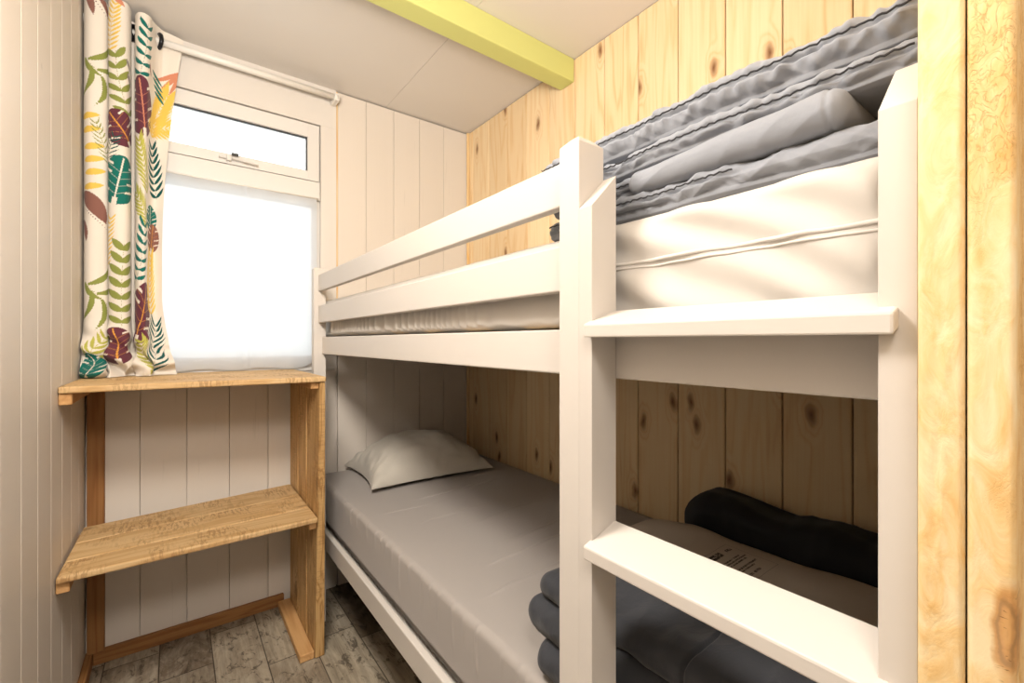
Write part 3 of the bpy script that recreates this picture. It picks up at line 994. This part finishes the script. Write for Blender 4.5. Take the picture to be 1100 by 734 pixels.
# ------------------------------------------------------------------ voile
b = bmesh.new()
nx, nz = 110, 80
x0, x1, z0, z1 = -.16, .500, 1.003, 1.742
P = []
for j in range(nz + 1):
    t = j / nz
    row = []
    for i in range(nx + 1):
        u = i / nx
        x = x0 + (x1 - x0) * u
        zb = z0
        dxr = (x1 - x) / .06
        if dxr < 1: zb = z0 + .06 * (1 - math.sqrt(max(0, 1 - (1 - dxr) ** 2)))
        zb += .004 * math.sin(u * 21)
        z = zb + (z1 - zb) * t
        y = YB - .020 - .004 * math.sin(u * 30 + 1.2 * math.sin(u * 9)) * (1 - .6 * t) - .010 * (1 - t) ** 3
        if abs(x - .233) < .012: y -= .006 * math.cos((x - .233) / .012 * math.pi / 2)
        row.append((x, y, z))
    P.append(row)
add_grid(b, P)
vo = obj('voile_curtain', b, M['voile'], None)
tag(vo, 'sheer white net curtain covering the large lower window pane', 'net curtain')
b = bmesh.new()
P2 = [[(x, y - .0015, z) for (x, y, z) in row] for row in P[:5]]
add_grid(b, P2)
obj('hem', b, M['voile'], vo)
b = bmesh.new()
add_tube(b, (x0, YB - .021, z1 - .004), (x1 + .006, YB - .021, z1 - .004), .0035, None, 10)
obj('wire', b, M['rod'], vo)

# ------------------------------------------------------------------ printed curtain
def catmull(pts, n):
    out = []
    Q = [pts[0]] + pts + [pts[-1]]
    for i in range(1, len(Q) - 2):
        p0, p1, p2, p3 = (np.array(Q[i + k - 1], float) for k in range(4))
        for s in range(n):
            t = s / n
            out.append(.5 * ((2 * p1) + (-p0 + p2) * t + (2 * p0 - 5 * p1 + 4 * p2 - p3) * t * t + (-p0 + 3 * p1 - 3 * p2 + p3) * t ** 3))
    out.append(np.array(Q[-2], float))
    return np.array(out)
FRONT, BACK = 1.985, 2.080
plan = [(-.2385, 2.060), (-.236, 2.015), (-.222, 1.990), (-.198, 1.985), (-.178, 1.996), (-.170, 2.040), (-.174, 2.066), (-.166, 2.066), (-.172, 2.03),
        (-.173, 1.985), (-.150, 1.967), (-.126, 1.976), (-.117, 2.010), (-.119, 2.060), (-.110, 2.074), (-.105, 2.060), (-.107, 2.005),
        (-.098, 1.975), (-.082, 1.968), (-.066, 1.980), (-.058, 2.010), (-.045, 2.042), (-.02, 2.064), (.028, 2.068)]
path = catmull(plan, 30)
seg = np.sqrt(((path[1:] - path[:-1]) ** 2).sum(1)); arc = np.concatenate([[0], np.cumsum(seg)])
LEN = arc[-1]
NU, NV = 460, 700
CT, CB = 2.238, .9965
U = np.linspace(0, LEN, NU + 1)
PX = np.interp(U, arc, path[:, 0]); PY = np.interp(U, arc, path[:, 1])
def arc_at(x, y):
    return arc[np.argmin((path[:, 0] - x) ** 2 + (path[:, 1] - y) ** 2)]
CEN = {1: arc_at(-.200, 1.985), 2: arc_at(-.143, 1.970), 3: arc_at(-.082, 1.968), 4: arc_at(-.015, 2.064)}
V = np.linspace(CB, CT, NV + 1)
UU, ZZ = np.meshgrid(U, V)            # rows along z
XX = np.tile(PX, (NV + 1, 1)); YY = np.tile(PY, (NV + 1, 1))
tz = np.clip((CT - ZZ) / (CT - CB), 0, 1)
# right edge draws in below the rod, then spreads on the shelf
right = np.clip((XX + .09) / .118, 0, 1)
XX -= right * (.062 * np.sin(np.clip(tz * 1.5, 0, 1) * math.pi / 2) - .045 * np.clip((tz - .78) / .22, 0, 1) ** 1.5)
YY -= right * .035 * np.clip(tz * 2, 0, 1)
# lazy waviness
wav = np.sin(ZZ * 9 + UU * 11) * .004 + np.sin(ZZ * 17 - UU * 23) * .002
YY += wav * np.clip(tz * 4, 0, 1)
# bunching at the bottom
low = np.clip((1.19 - ZZ) / .19, 0, 1)
YY -= .07 * low ** 1.5 * (.6 + .4 * np.sin(UU * 19 + ZZ * 30))
YY += (1.955 - YY) * .85 * low ** 1.3 * np.clip(1 - (YY - 1.955) * -40, 0, 1)
XX += .014 * low * np.sin(UU * 31 + 2.0) * np.sin(ZZ * 70 + UU * 9)
YY -= .026 * low * np.sin(ZZ * 85 + UU * 17 + 2 * np.sin(UU * 21)) * np.clip(low * 2, 0, 1)
ZZ2 = ZZ + .012 * low * (1 - low) * 4 * np.sin(UU * 22 + 1) * .6
# keep inside the room
XX = np.maximum(XX, XL + .003 + .004 * (1 + np.sin(UU * 40 + ZZ * 20)) * low)
YY = np.minimum(YY, YB - .040)
# top edge: each pleat stands up a bit differently
ZZ2 += np.clip(1 - tz * 9, 0, 1) * (.010 * np.sin(UU * 19 + 1.0) - .012 * right * 1.2)
ZZ2 = np.clip(ZZ2, CB, ZC - .002)

# --- leaf print, painted per vertex in cloth coordinates (arc length, height)
CW = np.array(lin(236, 226, 212)); PR = np.tile(CW, (NV + 1, NU + 1, 1))
TEAL = lin(24, 110, 100); BURG = lin(104, 54, 66); OLIV = lin(142, 148, 74); YEL = lin(236, 198, 92); LIME = lin(186, 182, 84)
BRN = lin(140, 96, 84); TERR = lin(214, 140, 108); ORG = lin(228, 160, 70); GREY = lin(150, 138, 132); DTEAL = lin(16, 84, 80)
def blade(p0, p1, w, col, bend=0.0, n=14, taper=.7):
    p0 = np.array(p0, float); p1 = np.array(p1, float); d = p1 - p0; L = np.hypot(*d)
    nrm = np.array([-d[1], d[0]]) / max(L, 1e-6)
    ctl = (p0 + p1) / 2 + nrm * bend * L
    pad = w + .004
    xs = [p0[0], p1[0], ctl[0]]; zs_ = [p0[1], p1[1], ctl[1]]
    i0 = max(0, int(np.searchsorted(U, min(xs) - pad)) - 1); i1 = min(NU + 1, int(np.searchsorted(U, max(xs) + pad)) + 1)
    j0 = max(0, int(np.searchsorted(V, min(zs_) - pad)) - 1); j1 = min(NV + 1, int(np.searchsorted(V, max(zs_) + pad)) + 1)
    if i1 <= i0 or j1 <= j0: return
    a = UU[j0:j1, i0:i1]; z = ZZ[j0:j1, i0:i1]
    m = np.zeros(a.shape, bool)
    for k in range(n + 1):
        t = k / n
        q = (1 - t) ** 2 * p0 + 2 * t * (1 - t) * ctl + t * t * p1
        r = w * max(.12, math.sin(math.pi * (t ** .8)) ** taper)
        m |= (a - q[0]) ** 2 + (z - q[1]) ** 2 < r * r
    PR[j0:j1, i0:i1][m] = col
def q2(p0, p1, bend, t):
    p0 = np.array(p0, float); p1 = np.array(p1, float); d = p1 - p0
    c = (p0 + p1) / 2 + np.array([-d[1], d[0]]) * bend
    return (1 - t) ** 2 * p0 + 2 * t * (1 - t) * c + t * t * p1
def frond(p0, p1, n, ln, w, col, ang=55, bend=.1, lb=.15, stem=.0012, sides=(1, -1), grow=.6):
    ln *= 1.35; w *= 1.15
    d = np.array(p1, float) - np.array(p0, float); base = math.atan2(d[1], d[0])
    for k in range(n):
        t = (k + .4) / n
        q = q2(p0, p1, bend, t)
        l = ln * (1 - grow * abs(t - .4))
        for s in sides:
            a = base + s * R(ang * (1 - .35 * t))
            blade(q, q + np.array([math.cos(a), math.sin(a)]) * l, w, col, lb * s)
    pr = q2(p0, p1, bend, 0)
    for k in range(1, 13):
        q = q2(p0, p1, bend, k / 12); blade(pr, q, stem, col, 0, 5, .1); pr = q
def monstera(c, L, W, ang, col, vein=ORG, slit=True):
    L *= 1.12; W *= 1.5
    a0 = R(ang); ca, sa = math.cos(a0), math.sin(a0)
    du, dz = UU - c[0], ZZ - c[1]
    s = (du * ca + dz * sa) / (L / 2); t = (-du * sa + dz * ca) / (W / 2)
    edge = 1 - .22 * (s + .2) ** 2
    m = (np.abs(s) < 1) & (np.abs(t) < np.sqrt(np.clip(1 - np.abs(s) ** 2.6, 0, 1)) * edge)
    m &= ~((s < -.72) & (np.abs(t) < .12))
    PR[m] = col
    if slit:
        for k, sc in enumerate((-.55, -.2, .15, .48)):
            for sg in (1, -1):
                if (k + (sg > 0)) % 3 == 2: continue
                ss = s - sc - .28 * np.abs(t)
                mm = m & (np.abs(ss) < .045) & (t * sg > .36) & (t * sg < .97)
                PR[mm] = CW
    mm = m & (np.abs(t) < .035) & (s < .9)
    PR[mm] = vein
    for sc in (-.6, -.3, 0, .3):
        mm = m & (np.abs(s - sc - .45 * np.abs(t)) < .012) & (np.abs(t) < .75)
        PR[mm] = np.array(vein) * .5 + np.array(col) * .5
K = .00315
def pz(y): return H + (366.5 - y) * K
def pu(panel, px, pc, sc=1.0): return CEN[panel] + (px - pc) * .0032 * sc
pc = {1: 107, 2: 131, 3: 154, 4: 181}
scl = {1: 1.0, 2: 1.15, 3: 1.15, 4: 1.3}
def Q(panel, px, y): return (pu(panel, px, pc[panel], scl[panel]), pz(y))
def crescents(panel, y0):
    a = Q(panel, 94, y0); e = Q(panel, 120, y0 + 30)
    blade(a, e, .0015, OLIV, 0, 10, .2)
    for (t, dx, dy, bnd) in ((.15, 18, -22, -.35), (.45, 18, -16, -.4), (.3, -12, 34, .35), (.6, -4, 34, .35), (.05, 14, 18, -.3)):
        s = q2(a, e, 0, t)
        blade(s, (s[0] + dx * .0036, s[1] - dy * K), .0085, OLIV, bnd)
# panel one, window-wall corner
blade(Q(1, 95, 2), Q(1, 104, 28), .012, BRN, .1); blade(Q(1, 100, -4), Q(1, 118, 26), .010, BRN, .15); blade(Q(1, 95, 2), Q(1, 117, 27), .0018, BURG, 0)
crescents(1, 70)
for (x, y) in ((99, 134), (100, 148), (103, 165), (103, 178), (104, 191), (102, 206)):
    blade(Q(1, x - 8, y + 1), Q(1, x + 10, y - 3), .0105, YEL, .0)
frond(Q(1, 119, 180), Q(1, 106, 138), 9, .026, .0016, OLIV, 45, .05)
blade(Q(1, 92, 212), Q(1, 114, 242), .024, BRN, .15); blade(Q(1, 93, 226), Q(1, 118, 252), .0016, BURG, 0)
blade(Q(1, 92, 240), Q(1, 97, 262), .010, BRN, .1)
crescents(1, 303)
frond(Q(1, 100, 398), Q(1, 114, 360), 7, .035, .004, LIME, 50)
monstera(Q(1, 103, 392), .075, .05, 100, TEAL, CW)
# panel two
frond(Q(2, 122, 62), Q(2, 128, 12), 11, .03, .0028, YEL, 50, .05, sides=(-1, 1))
blade(Q(2, 126, 6), Q(2, 134, 14), .008, TERR, 0)
frond(Q(2, 140, 128), Q(2, 128, 60), 6, .042, .0078, OLIV, 62, .12, .05, sides=(1, -1), grow=.3)
monstera(Q(2, 131, 140), .115, .075, 125, BURG, ORG)
frond(Q(2, 119, 180), Q(2, 128, 150), 7, .03, .0018, DTEAL, 50)
monstera(Q(2, 130, 196), .150, .085, 80, TEAL, CW)
frond(Q(2, 117, 288), Q(2, 124, 236), 11, .028, .0024, YEL, 50, .05)
frond(Q(2, 132, 352), Q(2, 134, 262), 7, .040, .0095, OLIV, 62, .03, .05, grow=.3)
monstera(Q(2, 129, 372), .110, .075, 100, BURG, ORG)
blade(Q(2, 136, 66), Q(2, 141, 76), .006, GREY); blade(Q(2, 137, 80), Q(2, 142, 92), .006, GREY)
# panel three
frond(Q(3, 147, 92), Q(3, 158, 18), 7, .036, .0062, TEAL, 65, -.1, .2, sides=(1, -1), grow=.3)
monstera(Q(3, 154, 112), .185, .095, 98, BURG, TERR)
frond(Q(3, 166, 206), Q(3, 150, 148), 11, .05, .0042, LIME, 42, .05, .05)
frond(Q(3, 168, 244), Q(3, 146, 204), 9, .05, .0040, LIME, 40, .05, .05)
frond(Q(3, 146, 302), Q(3, 158, 236), 7, .040, .0062, TEAL, 65, -.1, .2, grow=.3)
monstera(Q(3, 155, 336), .20, .10, 70, BURG, ORG)
frond(Q(3, 170, 402), Q(3, 152, 366), 8, .04, .0040, LIME, 45)
blade(Q(3, 163, 60), Q(3, 168, 72), .006, BRN)
# last flap, turned to the window
for dx, dy in ((-16, 28), (-8, 32), (3, 28), (-22, 20)):
    a = Q(4, 194, 50); blade(a, (a[0] + dx * .0044, a[1] - dy * K), .0085, TERR, .08)
frond(Q(4, 170, 140), Q(4, 186, 82), 12, .075, .0048, YEL, 30, .05, .05)
frond(Q(4, 160, 128), Q(4, 196, 120), 9, .06, .0046, YEL, 40, .05, .05)
for k in range(4): blade(Q(4, 166 + 2 * k, 62 + 7 * k), Q(4, 180 + k, 74 + 7 * k), .006, TEAL, .1)
frond(Q(4, 182, 206), Q(4, 172, 146), 8, .048, .0060, DTEAL, 58, .05, .15)
monstera(Q(4, 172, 228), .08, .06, 90, TEAL, CW); monstera(Q(4, 176, 250), .09, .06, 80, BRN, ORG)
frond(Q(4, 174, 338), Q(4, 174, 268), 12, .05, .0045, YEL, 40)
frond(Q(4, 172, 402), Q(4, 180, 346), 9, .06, .0040, DTEAL, 50, .1, .15)

cur = empty('curtain', (-.11, 2.03, CB), 'cream curtain with tropical leaf print bunched at the left of the window', 'curtain')
me = bpy.data.meshes.new('curtain_cloth')
co = np.stack([XX - cur.location.x, YY - cur.location.y, ZZ2 - cur.location.z], -1).reshape(-1, 3).astype(np.float32)
nv = co.shape[0]
idx = np.arange(nv).reshape(NV + 1, NU + 1)
quads = np.stack([idx[:-1, :-1], idx[:-1, 1:], idx[1:, 1:], idx[1:, :-1]], -1).reshape(-1, 4)
me.vertices.add(nv); me.vertices.foreach_set('co', co.ravel())
me.loops.add(quads.size); me.loops.foreach_set('vertex_index', quads.ravel().astype(np.int32))
me.polygons.add(len(quads)); me.polygons.foreach_set('loop_start', np.arange(0, quads.size, 4, dtype=np.int32))
me.polygons.foreach_set('use_smooth', np.ones(len(quads), bool))
me.update(calc_edges=True)
at = me.color_attributes.new('print', 'FLOAT_COLOR', 'POINT')
rgba = np.concatenate([PR.reshape(-1, 3), np.ones((nv, 1))], 1).astype(np.float32)
at.data.foreach_set('color', rgba.ravel())
me.materials.append(M['curtain'])
link(bpy.data.objects.new('curtain_cloth', me), cur)
# eyelets where the cloth crosses the rod
cross = []
for i in range(len(path) - 1):
    if (path[i, 1] - RY) * (path[i + 1, 1] - RY) < 0:
        cross.append((path[i, 0], path[i + 1] - path[i]))
for (x, d) in cross[1:]:
    b = bmesh.new(); add_torus(b, (x, RY, RZ), (d[0] + .4 * abs(d[1]), d[1] * .35, 0), .0235, .0065)
    obj('eyelet', b, M['eyelet'], cur)

# ------------------------------------------------------------------ light
W = bpy.data.worlds.new('sky'); bpy.context.scene.world = W; W.use_nodes = True
nt = W.node_tree; bg = nt.nodes['Background']
tc = nt.nodes.new('ShaderNodeTexCoord'); sp = nt.nodes.new('ShaderNodeSeparateXYZ'); nt.links.new(tc.outputs['Generated'], sp.inputs[0])
rp = nt.nodes.new('ShaderNodeValToRGB'); nt.links.new(sp.outputs[2], rp.inputs[0])
rp.color_ramp.elements[0].position = 0.0; rp.color_ramp.elements[0].color = (.78, .88, .92, 1)
rp.color_ramp.elements[1].position = .25; rp.color_ramp.elements[1].color = (1, 1, 1, 1)
nt.links.new(rp.outputs[0], bg.inputs[0]); bg.inputs[1].default_value = 2.4

def point(name, loc, power, color, radius, falloff=None):
    d = bpy.data.lights.new(name, 'POINT'); d.energy = power; d.color = color; d.shadow_soft_size = radius
    o = bpy.data.objects.new(name, d); link(o); o.location = loc
    if falloff:
        d.use_nodes = True
        t = d.node_tree; em = t.nodes['Emission']
        fo = t.nodes.new('ShaderNodeLightFalloff'); fo.inputs[0].default_value = falloff; t.links.new(fo.outputs['Linear'], em.inputs['Strength'])
    return o
point('lamp_light', (.02, -.14, H + .60), 15.5, (1, .935, .86), .13, 1.0)
point('upper_fill_light', (.0, .62, H + .63), 33.5, (1, .935, .86), .12, 1.0)  # added unseen light, brightens the ceiling and left wall; no fitting here
d = bpy.data.lights.new('passage_fill_light', 'AREA'); d.energy = 2; d.color = (1, .93, .85); d.size = 1.2; d.size_y = .9; d.shape = 'RECTANGLE'  # added weak fill from behind the camera, not a fixture of the passage
o = bpy.data.objects.new('passage_fill_light', d); link(o); o.location = (.45, -.6, ZC - .03); o.rotation_euler = (0, 0, 0)

# ------------------------------------------------------------------ camera
cd = bpy.data.cameras.new('camera'); cam = bpy.data.objects.new('camera', cd); link(cam)
cd.sensor_width = 36; cd.lens = 480 / 1100 * 36; cd.clip_start = .02
cam.location = (0, 0, H); cam.rotation_euler = (R(90), 0, R(-37.1))
bpy.context.scene.camera = cam
sc = bpy.context.scene
sc.view_settings.view_transform = 'Standard'; sc.view_settings.look = 'None'
sc.view_settings.exposure = 0; sc.view_settings.gamma = 1; sc.view_settings.use_curve_mapping = False
sc.cycles.max_bounces = 10; sc.cycles.diffuse_bounces = 2; sc.cycles.transparent_max_bounces = 12
sc.cycles.use_denoising = True
